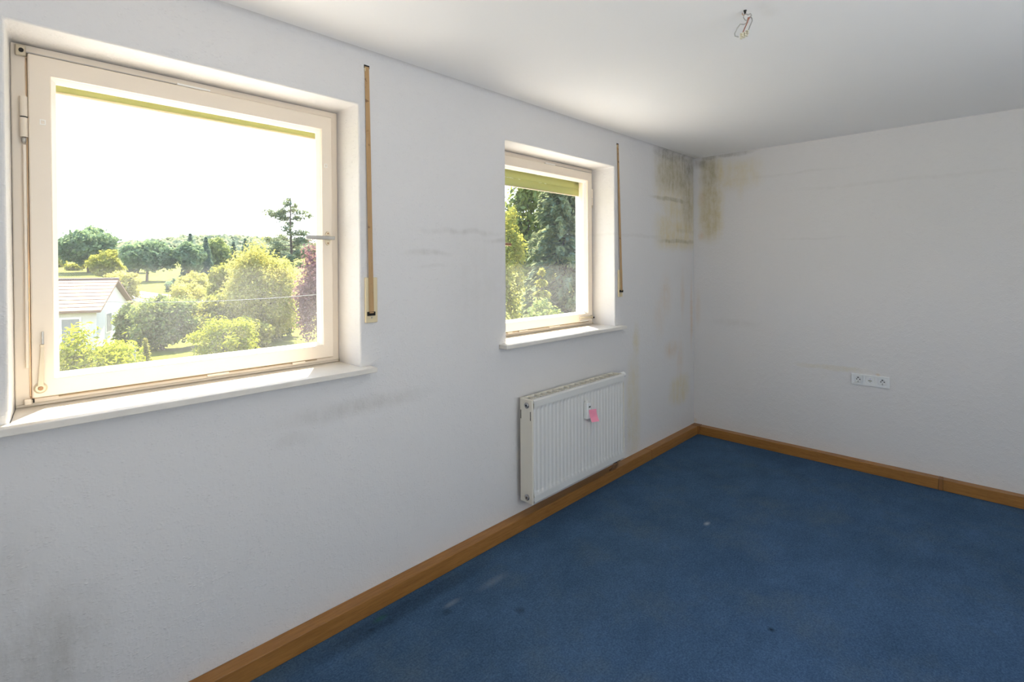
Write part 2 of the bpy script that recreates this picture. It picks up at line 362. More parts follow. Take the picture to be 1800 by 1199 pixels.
def grid_wall(name, us, vs_, holes, fmap, d0, d1, mat, bevel=.007, splay=None):
    """solid wall with rectangular holes; fmap(u, d, v) -> xyz, d0 = room face, d1 = outer face"""
    m = MB(); idx = {}
    def V(i, j, k):
        if (i, j, k) not in idx:
            u = us[i]
            if k and splay and i in splay: u += splay[i]
            m.v.append(tuple(fmap(u, (d0, d1)[k], vs_[j]))); idx[(i, j, k)] = len(m.v) - 1
        return idx[(i, j, k)]
    nu, nv = len(us) - 1, len(vs_) - 1
    solid = lambda i, j: 0 <= i < nu and 0 <= j < nv and (i, j) not in holes
    for i in range(nu):
        for j in range(nv):
            if not solid(i, j): continue
            m.f.append((V(i,j,0), V(i+1,j,0), V(i+1,j+1,0), V(i,j+1,0))); m.f.append((V(i,j,1), V(i,j+1,1), V(i+1,j+1,1), V(i+1,j,1)))
            for (di, dj, a, b) in ((-1,0,(i,j),(i,j+1)), (1,0,(i+1,j),(i+1,j+1)), (0,-1,(i,j),(i+1,j)), (0,1,(i,j+1),(i+1,j+1))):
                if not solid(i + di, j + dj): m.f.append((V(*a,0), V(*b,0), V(*b,1), V(*a,1)))
    return m.build(name, mat, None, bevel, seg=3)

wl = grid_wall('wall_left', [XB, W1[0], W1[1], W2[0], W2[1], 0.0], [0.0, ZS, ZT, H], {(1, 1), (3, 1)}, lambda u, d, v: (u, d, v), 0.0, WT, M['wall_left'], splay={1: .03})
tag(wl, 'white woodchip window wall with mould in its far corner', 'wall', kind='structure')
wf = grid_wall('wall_far', [YR, WT], [0.0, H], set(), lambda u, d, v: (d, u, v), 0.0, 0.30, M['wall_far'], bevel=0)
tag(wf, 'plain white far wall with three-gang socket and ochre corner stain', 'wall', kind='structure')
wr = grid_wall('wall_right', [XB, -4.5, -2.1, 0.30], [0.0, .9, 2.2, H], {(1, 1)}, lambda u, d, v: (u, d, v), YR, YR - .3, M['wall_plain'])
tag(wr, 'white wall behind the camera with a wide window added for light', 'wall', kind='structure')
wb = grid_wall('wall_back', [YR - .3, -3.15, -2.05, WT], [0.0, 2.1, H], {(1, 0)}, lambda u, d, v: (d, u, v), XB, XB - .25, M['wall_plain'])
tag(wb, 'white back wall behind the camera with a doorway added for light', 'wall', kind='structure')
# unseen door leaf and window, added behind the camera to go with the fill lights
dr = thing('added_door_1', (XB - .2, -2.6, 0), 'unseen white door added in the back wall beside its fill light', 'door', kind='structure')
MB().box(XB - .22, XB - .18, -3.148, -2.052, .002, 2.098).build('added_door_leaf', M['white_pl'], dr)
w3 = thing('window_3', (-3.3, YR - .2, .9), 'unseen wide window added behind the camera beside its fill light', 'window', kind='structure')
MB().ring((-4.5, -2.1, .9, 2.2), (-4.42, -2.18, .98, 2.12), YR - .25, YR - .18).build('frame', M['frame'], w3)
MB().box(-4.42, -2.18, YR - .22, YR - .214, .98, 2.12).build('pane', M['glass'], w3)

fl = MB().box(XB - .25, .30, YR - .3, WT, -.25, 0).build('floor', M['carpet'])
tag(fl, 'worn blue fitted carpet covering the floor', 'floor', kind='structure')
# ceiling with a softly coved edge along the walls
c = MB(); R = .022
prof = [(0.0, -R)] + [(R - R * math.cos(a), -R + R * math.sin(a)) for a in [math.pi/2 * k / 6 for k in range(1, 7)]]
c.box(XB - .25, .30, YR - .3, WT, H, H + .3)
n0 = len(prof)
vs2 = [(x, 0.0 - p[0], H + p[1]) for x in (XB, 0.0) for p in prof] + [(x, 0.0, H) for x in (XB, 0.0)]
fs2 = [(k, k + 1, n0 + k + 1, n0 + k) for k in range(n0 - 1)]
ce = c.build('ceiling', M['ceiling'])
MB().add(vs2[:-2], fs2).build('coving', M['wall_left'], ce, smooth=True)
tag(ce, 'plain white ceiling softly coved along the window wall', 'ceiling', kind='structure')
ev = MB().box(-8.5, 3.0, WT, .90, 2.75, 2.9).build('trim_1', M['eave'])  # unseen eave, depth set so the sun stops at the sill edge
tag(ev, 'unseen roof eave added over both windows to cut off the sun', 'eave', kind='structure')

# ------------------------------------------------------------------ skirting
S, T = .071, .063
def board(x0, x1, y0, y1, mat, parent, name='board', z1=S):
    return MB().box(x0, x1, y0, y1, .0005, z1).build(name, mat, parent, .003)
bl = thing('baseboard_left', (0, 0, 0), 'oak box skirting along the window wall', 'skirting', kind='structure')
for a, b in ((XB, -.8655), (-.8615, -T - .012)):
    board(a, b, -T, -.0005, M['oak_x'], bl)
board(-.868, -.859, -T - .0015, -.0005, M['oak_dark'], bl, 'joint_strip', S + .0015)
board(-T - .012, -.0005, -T - .012, -.0005, M['oak_dark'], bl, 'corner_piece', S + .001)
bf = thing('baseboard_far', (0, 0, 0), 'oak box skirting along the far wall', 'skirting', kind='structure')
for a, b in ((YR, -1.691), (-1.667, -T - .0125)):
    board(-T, -.0005, a, b, M['oak_y'], bf)
board(-T - .0015, -.0005, -1.6905, -1.6675, M['oak_dark'], bf, 'joint_strip', S + .0015)

# ------------------------------------------------------------------ windows
def window(num, X, hinge, label):
    x0, x1 = X
    r = thing('window_%d' % num, ((x0 + x1) / 2, .2, 1.042), label, 'window', kind='structure')
    xs0, xs1 = (x0 + .055, x1 - .035) if hinge == 'L' else (x0 + .035, x1 - .03)   # sash outer edges
    zs0, zs1 = 1.070, 2.135
    g0, g1 = (-4.204, -3.321) if num == 1 else (-2.262, -1.342)                         # sash inner edges
    gz0, gz1 = 1.127, 2.075
    fo = (x0 + (.0175 if num == 1 else 0.001), x1 - .001, 1.0425, 2.164)
    f = MB(); e = .0035
    f.ring(fo, (xs0 - e, xs1 + e, zs0 - e, zs1 + e), .190, .245)
    f.ring((fo[0], fo[1], fo[2], fo[3]), (xs0 + .022, xs1 - .022, zs0 + .022, zs1 - .022), .2452, .272)
    f.build('frame', M['frame'], r, .003)
    MB().ring((x0 + .019, x1 - .001, 1.0423, 1.0525), (x0 + .021, x1 - .003, 1.0425, 1.0523), .184, .19).build('sill_seal', M['metal_cream'], r)
    s = MB().ring((xs0, xs1, zs0, zs1), (g0, g1, gz0, gz1), .172, .234).build('sash', M['frame'], r, .004)
    MB().ring((g0 + .0002, g1 - .0002, gz0 + .0002, gz1 - .0002), (g0 + .013, g1 - .013, gz0 + .012, gz1 - .014), .184, .207, .200).build('glazing_bead', M['bead'], s, .001)
    pn = MB().box(g0 + .001, g1 - .001, .2075, .2115, gz0 + .001, gz1 - .001).build('pane', M['glass'], s)
    # top closing bar and its bright end plate
    if hinge == 'L':
        MB().box(x0 + .034, -3.862, .183, .1895, 2.1385, 2.1415).build('closing_rod', M['metal_grey'], r)
        MB().box(-3.862, -3.754, .176, .1895, 2.1365, 2.1435).build('end_plate', M['bead'], r, .001)
        cr = MB().box(x0 + .028, x0 + .052, .176, .1895, 2.125, 2.158).build('corner_gear', M['metal_cream'], r, .003)
        MB().cone((x0 + .041, .17, 2.140), (x0 + .041, .177, 2.140), .006, .006, 10).build('gear_screw', M['dark'], cr)
        # upper hinge
        hg = MB().cone((x0 + .045, .178, 1.939), (x0 + .045, .178, 2.0), .0095, .0095, 14).build('hinge', M['frame'], r)
        MB().cone((x0 + .045, .178, 1.876), (x0 + .045, .178, 1.935), .0095, .0095, 14).build('hinge_knuckle', M['frame'], hg)
        MB().cone((x0 + .045, .178, 1.9352), (x0 + .045, .178, 1.9388), .0085, .0085, 12).build('hinge_ring', M['dark'], hg)
        MB().lathe([(.004, 0), (.0075, .004), (.006, .014), (.003, .02)], (x0 + .045, .178, 1.8758), (0, 0, -1), 12).build('hinge_tip', M['metal_grey'], hg, smooth=True)
        MB().box(x0 + .042, x0 + .050, .175, .1895, 1.165, 1.852).build('cover_strip', M['frame'], r, .002)
        lh = MB().box(x0 + .037, x0 + .0545, .170, .1895, 1.052, 1.070).build('lower_hinge_cap', M['frame'], r, .003)
        MB().tube([(x0 + .0548, .168, 1.069), (x0 + .058, .167, 1.069), (x0 + .058, .167, 1.058)], .0022, 6).build('hook', M['dark'], lh)
        # tilt lever at the lower left of the sash
        lv = MB().lathe([(.0165, 0), (.0165, .004), (.013, .008), (.012, .010)], (-4.2385, .1718, 1.100), (0, -1, 0), 24).build('tilt_lever', M['metal_cream'], s, smooth=False)
        a = MB(); a.add([(-4.2455, .160, 1.106), (-4.2315, .160, 1.106), (-4.2295, .160, 1.228), (-4.2375, .160, 1.228), (-4.2455, .166, 1.106), (-4.2315, .166, 1.106), (-4.2295, .166, 1.228), (-4.2375, .166, 1.228)],
                        [(0,1,2,3),(4,7,6,5),(0,4,5,1),(1,5,6,2),(2,6,7,3),(3,7,4,0)])
        a.box(-4.2385, -4.2285, .158, .168, 1.228, 1.236)
        a.build('lever_arm', M['metal_cream'], s, .0012)
        MB().box(-4.2350, -4.2295, .161, .166, 1.236, 1.276).build('lever_tip', M['metal_grey'], s, .001)
        MB().cone((-4.2385, .1612, 1.100), (-4.2385, .1590, 1.100), .0065, .006, 14).build('lever_screw', M['rust'], s)
        for cx, cz in ((-4.225, 1.928), (-3.304, 1.917)):
            MB().ring((cx - .007, cx + .007, cz - .008, cz + .008), (cx - .0045, cx + .0045, cz - .0055, cz + .0055), .169, .1719).build('clip', M['bead'], s)
        hx, hd = -3.298, -1
        plates = ((-3.775, -3.70), (-3.455, -3.40)); gx = (-4.195, -3.345)
    else:
        MB().box(-1.80, x1 - .012, .183, .1895, 2.1385, 2.1415).build('closing_rod', M['metal_grey'], r)
        MB().box(-1.80, -1.70, .176, .1895, 2.1365, 2.1435).build('end_plate', M['bead'], r, .001)
        hg = MB().cone((x1 - .021, .178, 1.955), (x1 - .021, .178, 2.02), .0095, .0095, 14).build('hinge', M['frame'], r)
        MB().cone((x1 - .021, .178, 1.905), (x1 - .021, .178, 1.951), .0095, .0095, 14).build('hinge_knuckle', M['frame'], hg)
        MB().lathe([(.004, 0), (.0075, .004), (.006, .014), (.003, .02)], (x1 - .021, .178, 1.9048), (0, 0, -1), 12).build('hinge_tip', M['metal_cream'], hg, smooth=True)
        lv = MB().lathe([(.013, 0), (.013, .005), (.010, .009)], (-1.305, .1718, 1.098), (0, -1, 0), 20).build('tilt_lever', M['metal_cream'], s)
        MB().box(-1.455, -1.30, .158, .166, 1.092, 1.104).build('lever_arm', M['metal_cream'], s, .002)
        MB().box(-1.45, -1.36, .160, .168, 1.073, 1.079).build('lever_rest', M['bead'], s, .001)
        MB().cone((-1.272, .172, 1.09), (-1.272, .188, 1.09), .006, .006, 10).build('corner_screw', M['dark'], r)
        hx, hd = -2.296, 1
        plates = ((-2.16, -2.12), (-2.06, -1.98), (-1.77, -1.66)); gx = (-2.17, -1.32)
    # tan strip painted as the shaded groove, and lock plates under the sash
    MB().box(gx[0], gx[1], .1835, .1905, 1.0625, 1.0665).build('groove_shade_strip', M['groove'], r)
    for k, (a, b) in enumerate(plates):
        MB().box(a, b, .176, .1834, 1.0595, 1.0675).build('lock_plate', M['frame'], r, .001)
    # handle: oval rosette, two screws, lever
    hz = 1.597
    m = MB(); n = 20; pts = []
    for y in (.1719, .166):
        for i in range(n):
            t = 2 * math.pi * i / n; pts.append((hx + .0125 * math.cos(t), y, hz + .021 * (1 if math.sin(t) >= 0 else -1) * min(1, abs(math.sin(t)) * 1.05) + .010 * math.sin(t)))
    m.add(pts, [(i, (i+1) % n, n + (i+1) % n, n + i) for i in range(n)] + [tuple(range(n)), tuple(range(2*n - 1, n - 1, -1))])
    m.build('handle_plate', M['metal_cream'], s, .001)
    for q in (-1, 1): MB().cone((hx, .1662, hz + q * .0215), (hx, .1645, hz + q * .0215), .004, .0035, 10).build('handle_screw', M['rust'], s)
    h = MB(); h.tube([(hx, .167, hz), (hx, .135, hz)], .0085, 12); h.box(hx - hd * .012, hx + hd * .118, .122, .136, hz - .0085, hz + .0085)
    h.build('handle', M['metal_grey'] if num == 1 else M['rust'], s, .004)
    # stone sill
    a0, a1 = (x0 - .055, x1 + .045) if num == 1 else (x0 - .060, x1 + .060)
    sm = MB(); vz0, vz1 = 1.0202, 1.042
    P = [(a0, -.062), (a1, -.062), (a1, -.0006), (x1 - .0006, -.0006), (x1 - .0006, .195), (x0 + (.0185 if num == 1 else .0006), .195), (x0 + .0006 + .001, -.0006), (a0, -.0006)]
    k = len(P)
    sm.add([(p[0], p[1], vz0) for p in P] + [(p[0], p[1], vz1) for p in P], [tuple(range(k - 1, -1, -1)), tuple(range(k, 2 * k))] + [(i, (i+1) % k, k + (i+1) % k, k + i) for i in range(k)])
    sm.build('window_sill', M['sill'], r, .0025)
    MB().box(x0 + .03, x1 - .002, .275, .42, 1.0205, 1.045).build('outer_sill', M['metal_grey'], r)
    return r
window(1, W1, 'L', 'big cream window nearest the camera, tilt lever at its lower left')
window(2, W2, 'R', 'cream window above the radiator, partly hidden by its left reveal')

def shutter(X, bottom, label):
    x0, x1 = X
    r = thing('roller_shutter', ((x0 + x1) / 2, .31, bottom), label, 'shutter', 'rolled up shutters outside the windows')
    z = bottom; k = 0
    while z < ZT - .004:
        zt = min(z + .0485, ZT - .0005)
        m = MB(); n = 6; pts = []
        for x in (x0 + .034, x1 - .004):
            for i in range(n + 1):
                q = i / n; zz = z + (zt - z) * q; bul = .0055 * math.sin(math.pi * q)
                pts.append((x, .309 - bul, zz))
            for i in range(n, -1, -1):
                q = i / n; zz = z + (zt - z) * q; pts.append((x, .316 + .002 * math.sin(math.pi * q), zz))
        kk = 2 * (n + 1)
        m.add(pts, [(i, (i+1) % kk, kk + (i+1) % kk, kk + i) for i in range(kk)] + [tuple(range(kk - 1, -1, -1)), tuple(range(kk, 2 * kk))])
        m.build('slat', M['slat'], r)
        z += .0505
    m = MB().box(x0 + .034, x1 - .004, .306, .318, bottom - .006, bottom - .0005).build('bottom_bar', M['metal_cream'], r)
    return r
shutter(W1, 2.066, 'olive plastic roller shutter rolled up above the nearest window')
shutter(W2, 1.988, 'olive plastic roller shutter showing two slats above the radiator window')

# ------------------------------------------------------------------ shutter straps
def strap(xc, ztop, xb, zslot, plate, label):
    r = thing('shutter_strap', (xb, 0, plate[2]), label, 'shutter strap', None)
    MB().ring((xc - .013, xc + .013, ztop - .003, ztop + .011), (xc - .0125, xc + .0125, ztop - .0025, ztop + .0105), -.0015, -.0003).build('wall_slot_rim', M['dark'], r)
    MB().box(xc - .0125, xc + .0125, -.0013, -.0003, ztop - .0025, ztop + .0105).build('wall_slot', M['dark'], r)
    MB().box(xc - .0125, xc - .008, -.006, -.0004, ztop - .018, ztop - .003).build('strap_guide', M['ivory'], r, .001)
    m = MB(); n = 16; pts = []; hw = .0105
    for i in range(n + 1):
        q = i / n; z = ztop + .004 + (zslot - ztop - .004) * q; x = xc + (xb - xc) * q; y = -.003 - .0165 * q
        y0 = y if i else -.002
        pts += [(x - hw, y0, z), (x + hw, y0, z), (x + hw, y0 + .0016, z), (x - hw, y0 + .0016, z)]
    fs = [(4*i + a, 4*i + (a+1) % 4, 4*(i+1) + (a+1) % 4, 4*(i+1) + a) for i in range(n) for a in range(4)] + [(3,2,1,0), (4*n, 4*n+1, 4*n+2, 4*n+3)]
    m.add(pts, fs); m.build('strap', M['strap'], r)
    px0, px1, pz0, pz1 = plate
    cp = MB().box(px0, px1, -.011, -.0004, pz0, pz1).build('cover_plate', M['ivory'], r, .003)
    MB().ring((xb - .018, xb + .018, zslot - .011, zslot + .006), (xb - .013, xb + .013, zslot - .0065, zslot + .004), -.020, -.0112).build('slot_guide', M['dark'], cp, .001)
    MB().box(xb - .013, xb + .013, -.0118, -.0113, zslot - .0065, zslot + .004).build('slot', M['dark'], cp)
    MB().cone(((px0+px1)/2, -.0111, pz0 + .022), ((px0+px1)/2, -.0130, pz0 + .022), .0038, .003, 10).build('screw', M['metal_grey'], cp)
    return r
strap(-3.198, 2.330, -3.194, 1.270, (-3.218, -3.160, 1.228, 1.424), 'tan shutter strap between the two windows, ending in an ivory wall plate')
strap(-1.222, 2.322, -1.203, 1.287, (-1.229, -1.178, 1.244, 1.436), 'tan shutter strap right of the radiator window by the mouldy corner')

# ------------------------------------------------------------------ radiator
RX0, RX1, RZ0, RZ1, RY0, RY1 = -2.283, -1.352, .158, .735, -.130, -.035
rad = thing('radiator', ((RX0 + RX1) / 2, -.0003, RZ0), 'cream ribbed panel radiator mounted below the far window', 'radiator')
m = MB(); nx = 27 * 8; zs = [RZ0 + .012, RZ0 + .045, RZ0 + .056, RZ0 + .068, RZ1 - .062, RZ1 - .050, RZ1 - .042, RZ1 - .008]
amp = [0, 0, .35, 1, 1, .35, 0, 0]; base = [0, 0, .35, 1, 1, .5, 0, 0]
xa, xb_ = RX0 + .012, RX1 - .004
for j, z in enumerate(zs):
    for i in range(nx + 1):
        ph = (i / nx * 27) % 1.0
        g = max(0, min(1, (abs(ph - .5) - .20) / .12))           # 0 = rib crest, 1 = groove
        m.v.append((xa + (xb_ - xa) * i / nx, RY0 + .0055 * g * amp[j] + .0035 * base[j] * .6, z))
W_ = nx + 1
m.f += [(j * W_ + i, j * W_ + i + 1, (j + 1) * W_ + i + 1, (j + 1) * W_ + i) for j in range(len(zs) - 1) for i in range(nx)]
# rim returning to the back, top and bottom
def strip(a, b):
    n0_ = len(m.v); m.v.extend([a[0], a[1], b[1], b[0]]); m.f.append((n0_, n0_+1, n0_+2, n0_+3))
strip(((xa, RY0, zs[-1]), (xb_, RY0, zs[-1])), ((xa, RY0 + .006, RZ1), (xb_, RY0 + .006, RZ1))); strip(((xa, RY0 + .006, RZ1), (xb_, RY0 + .006, RZ1)), ((xa, RY0 + .02, RZ1), (xb_, RY0 + .02, RZ1)))
strip(((xa, RY0, zs[0]), (xb_, RY0, zs[0])), ((xa, RY0 + .012, RZ0), (xb_, RY0 + .012, RZ0))); strip(((xa, RY0 + .012, RZ0), (xb_, RY0 + .012, RZ0)), ((xa, RY0 + .03, RZ0), (xb_, RY0 + .03, RZ0)))
fp = m.build('front_panel', M['rad'], rad, normals=False)
MB().box(RX0 + .014, RX1 - .006, RY1 - .014, RY1, RZ0 + .004, RZ1 - .012).build('back_panel', M['rad'], rad)
MB().box(RX0 + .02, RX1 - .012, RY0 + .03, RY1 - .02, RZ0 + .02, RZ1 - .05).build('convector', M['rad_in'], rad)
for xx0, xx1 in ((RX0, RX0 + .0115), (RX1 - .0035, RX1)):
    sp_ = MB().box(xx0, xx1, RY0 + .002, RY1, RZ0 + .002, RZ1 - .001).build('side_panel', M['rad_side'], rad, .004)
    if xx0 == RX0:
        for yy in (RY0 + .016, RY1 - .008):
            MB().box(RX0 - .0008, RX0 + .001, yy - .0022, yy + .0022, RZ1 - .115, RZ1 - .066).build('side_slit', M['dark'], sp_)
for zz in (RZ1 - .035, RZ0 + .034):
    pl = MB().lathe([(.0165, 0), (.0165, .004), (.0125, .007)], (RX0 - .0002, -.088, zz), (-1, 0, 0), 20).build('plug', M['chrome'], rad)
    MB().cone((RX0 - .0072, -.088, zz), (RX0 - .0082, -.088, zz), .007, .006, 6).build('plug_socket', M['black_pl'], pl)
# top grille: two rails, cross bars and a raised lip
gr = MB(); gr.box(RX0 + .012, RX1 - .004, RY0 + .02, RY0 + .027, RZ1 - .010, RZ1 - .001); gr.box(RX0 + .012, RX1 - .004, RY1 - .006, RY1 - .0005, RZ1 - .012, RZ1 - .001); gr.box(RX0 + .012, RX1 - .004, -.084, -.080, RZ1 - .010, RZ1 - .003)
top = gr.build('top_grille', M['rad_side'], rad, .001)
nb = 18
for k in range(nb):
    x = RX0 + .012 + (RX1 - RX0 - .017) * k / (nb - 1); x = min(max(x, RX0 + .016), RX1 - .009)
    MB().box(x - .0035, x + .0035, RY0 + .0272, RY1 - .0062, RZ1 - .0095, RZ1 - .0025).build('grille_bar', M['rad_side'], top)
vb = MB().cone((RX1 + .0002, -.088, RZ1 - .022), (RX1 + .016, -.088, RZ1 - .022), .011, .011, 16).build('valve', M['chrome'], rad)
MB().lathe([(.016, 0), (.0185, .004), (.0185, .040), (.014, .048)], (RX1 + .016, -.088, RZ1 - .018), (1, 0, 0), 20).build('valve_head', M['white_pl'], vb)
for xx in (RX1 - .055, RX1 - .012):
    cn = MB(); cn.cone((xx, -.082, RZ0 - .0005), (xx, -.082, RZ0 - .022), .012, .012, 14); cn.cone((xx, -.082, RZ0 - .012), (xx, -.100, RZ0 - .012), .008, .007, 12)
    cv = cn.build('connection_valve', M['black_pl'], rad)
    MB().tube([(xx, -.082, RZ0 - .0222), (xx, -.080, RZ0 - .045), (xx, -.066, RZ0 - .068), (xx, -.045, S + .002)], .0065, 10).build('pipe', M['rust'], rad, smooth=True)
for xx in (RX0 + .13, RX1 - .13):
    MB().box(xx - .015, xx + .015, RY1 + .0002, -.0004, RZ0 + .03, RZ1 - .05).build('wall_bracket', M['rad_side'], rad)

# heat meter on the radiator and the pink note stuck to it
hm = thing('heat_meter', (-1.795, RY0, .535), 'small white heat meter on the radiator front above a pink note', 'meter')
mx = -1.797
bd = MB().box(mx - .0195, mx + .0195, RY0 - .028, RY0 - .0005, .533, .634).build('body', M['white_pl'], hm, .004)
MB().box(mx - .004, mx + .014, RY0 - .0286, RY0 - .0282, .601, .611).build('display', M['lcd'], hm)
MB().box(mx - .008, mx + .006, RY0 - .012, RY0 - .002, .6345, .642).build('mounting_lug', M['white_pl'], hm, .001)
MB().box(mx - .014, mx + .006, RY0 - .0285, RY0 - .0282, .619, .622).build('printed_line', M['sock'], hm)
nm = MB(); k = 7; nx0, nx1, nz0, nz1 = mx - .006, mx + .066, .516, .590
for y_off in (0, -.0006):
    for j in range(k + 1):
        for i in range(k + 1):
            a, b = i / k, j / k; curl = .018 * (1 - b) ** 2 + .004 * a * a
            nm.v.append((nx0 + (nx1 - nx0) * a + .006 * (1 - b), RY0 - .0295 - curl + y_off, nz0 + (nz1 - nz0) * b - .008 * a))
W_ = k + 1
for l in (0, 1):
    o_ = l * W_ * W_; nm.f += [(o_ + j*W_ + i, o_ + j*W_ + i+1, o_ + (j+1)*W_ + i+1, o_ + (j+1)*W_ + i) for j in range(k) for i in range(k)]
nt_ = nm.build('sticky_note', M['pink'], None, normals=False, smooth=True)
tag(nt_, 'pink paper sticky note hanging from the white meter on the radiator', 'note')
rn = random.Random(3)
for j in range(4):
    b = .82 - j * .14; pts = []
    for i in range(14):
        a = .12 + .62 * i / 13 * (1 if j < 3 else .6); curl = .018 * (1 - b) ** 2 + .004 * a * a
        pts.append((nx0 + (nx1 - nx0) * a + .006 * (1 - b), RY0 - .0305 - curl, nz0 + (nz1 - nz0) * b - .008 * a + rn.uniform(-.0016, .0016)))
    MB().tube(pts, .0004, 4).build('scribbled_line', M['pink_ink'], nt_)

# ------------------------------------------------------------------ wall socket (three gang)
sk = thing('wall_socket', (0, -1.2915, .6035), 'three-gang white wall socket low on the far wall', 'socket')
def skm(u, d, v): return (-d, u, v)
Y0, Y1, Z0, Z1 = -1.403, -1.180, .603, .681
cyl = [-1.2915 - .0712, -1.2915, -1.2915 + .0712]; zc = .642; hs = .0272
us = [Y0]
for q in cyl: us += [q - hs, q + hs]
us.append(Y1)
fr = grid_wall('frame', us, [Z0, zc - hs, zc + hs, Z1], {(1, 1), (3, 1), (5, 1)}, skm, .0115, .0003, M['sock'], bevel=.002)
fr.parent = sk; fr.data.transform(Matrix.Translation(-sk.location))
for q, kind in zip(cyl, ('cup', 'lid', 'cup')):
    # square plate with a round opening and a recessed cup
    m = MB(); n = 32; sq = []
    for i in range(n):
        t = 2 * math.pi * i / n + math.pi / 4; cc, ss = math.cos(t), math.sin(t); s_ = (hs - .0006) / max(abs(cc), abs(ss)); sq.append((cc * s_, ss * s_))
    R1 = .0205
    def rg(r, d): return [(-d, q + r * math.cos(2*math.pi*i/n + math.pi/4), zc + r * math.sin(2*math.pi*i/n + math.pi/4)) for i in range(n)]
    rings = [[(-.001, q + a, zc + b) for a, b in sq], [(-.0105, q + a, zc + b) for a, b in sq], rg(R1 + .0022, .0108), rg(R1 + .0016, .0125), rg(R1, .0125), rg(R1 - .0008, .0025 if kind == 'cup' else .0105)]
    vv = [p for r_ in rings for p in r_]
    ff = [(k_*n + i, k_*n + (i+1) % n, (k_+1)*n + (i+1) % n, (k_+1)*n + i) for k_ in range(len(rings) - 1) for i in range(n)] + [tuple(range((len(rings)-1)*n, len(rings)*n))]
    ins = m.add(vv, ff).build('socket_insert', M['sock'], sk)
    if kind == 'cup':
        for dy in (-.0095, .0095):
            MB().cone((-.0026, q + dy, zc + .0005), (-.0034, q + dy, zc + .0005), .0036, .0036, 12).build('pin_hole', M['dark'], ins)
        for dz, col in ((.0165, 'dark'), (-.0165, 'dark')):
            MB().box(-.0105, -.0026, q - .0035, q + .0035, zc + dz - .0018, zc + dz + .0018).build('earth_clip', M['chrome'], ins)
        MB().cone((-.0026, q, zc - .009), (-.0045, q, zc - .009), .0028, .0025, 10).build('centre_screw', M['metal_grey'], ins)
        MB().box(-.0033, -.0026, q - .004, q + .007, zc + .0085, zc + .0125).build('shutter_opening', M['dark'], ins)
    else:
        MB().box(-.0118, -.0106, q - .0105, q + .0105, zc - .0026, zc + .0022).build('label_bar', M['green_lbl'], ins)
        MB().cone((-.0106, q, zc - .0095), (-.0117, q, zc - .0095), .003, .0028, 10).build('centre_screw', M['metal_grey'], ins)
        MB().box(-.0116, -.0106, q - .0012, q + .0012, zc + .007, zc + .0165).build('marking', M['blue_lbl'], ins)

# ------------------------------------------------------------------ bare ceiling wire
cw = thing('ceiling_wire', (-2.411, -1.299, H), 'bare lamp wires with terminal block hanging from a ceiling hook', 'wire')
d_ = Vector((.696, -.718, 0))                        # the loop hangs roughly square to the window wall's diagonal
def P(a, z): return tuple(Vector((-2.411, -1.299, z)) + d_ * a)
MB().lathe([(.0055, 0), (.0055, .002), (.004, .004), (.0035, .012)], (-2.411, -1.299, H - .0002), (0, 0, -1), 14).build('ceiling_hole', M['dark'], cw)
MB().tube([P(0, H - .004), P(.002, H - .014), P(-.006, H - .018), P(-.011, H - .014), P(-.010, H - .010)], .0016, 8).build('hook', M['rust'], cw)
MB().tube([P(.0, H - .012), P(.011, H - .016), P(.020, H - .012), P(.023, H - .018), P(.018, H - .026)], .0022, 8).build('ceiling_cable', M['wire_gr'], cw)
MB().tube([P(-.004, H - .014), P(-.006, H - .026), P(.001, H - .036), P(.008, H - .036)], .0018, 8).build('wire_loop', M['wire_gr'], cw)
MB().tube([P(.018, H - .024), P(.012, H - .034), P(.007, H - .046), P(-.002, H - .066), P(-.008, H - .080)], .0021, 8).build('brown_wire', M['wire_br'], cw)
MB().tube([P(.012, H - .026), P(.010, H - .036), P(.007, H - .046)], .0028, 8).build('brown_wire', M['wire_br'], cw)
MB().tube([P(.020, H - .022), P(.025, H - .030), P(.026, H - .038), P(.018, H - .056), P(.013, H - .070), P(.006, H - .079)], .0020, 8).build('grey_wire', M['wire_gr'], cw)
MB().tube([P(.008, H - .038), P(.004, H - .047), P(-.004, H - .051), P(-.017, H - .050), P(-.029, H - .065), P(-.038, H - .084), P(-.037, H - .093), P(-.024, H - .097)], .0021, 8).build('grey_wire', M['wire_gr'], cw)
tb = MB()
for i, (a, z) in enumerate(((-.014, H - .094), (-.004, H - .090), (.006, H - .084))):
    c0 = Vector(P(a, z)); tb.cone(c0 + Vector((0, 0, .010)), c0 - Vector((0, 0, .010)), .0046, .0046, 10)
    tb.cone(c0 + Vector((-.004, -.004, .004)), c0 + Vector((-.009, -.009, .004)), .003, .003, 8); tb.cone(c0 + Vector((-.004, -.004, -.004)), c0 + Vector((-.009, -.009, -.004)), .003, .003, 8)
tb.cone(P(-.014, H - .094), P(.006, H - .084), .0038, .0038, 8)
tb.build('terminal_block', M['clamp'], cw)

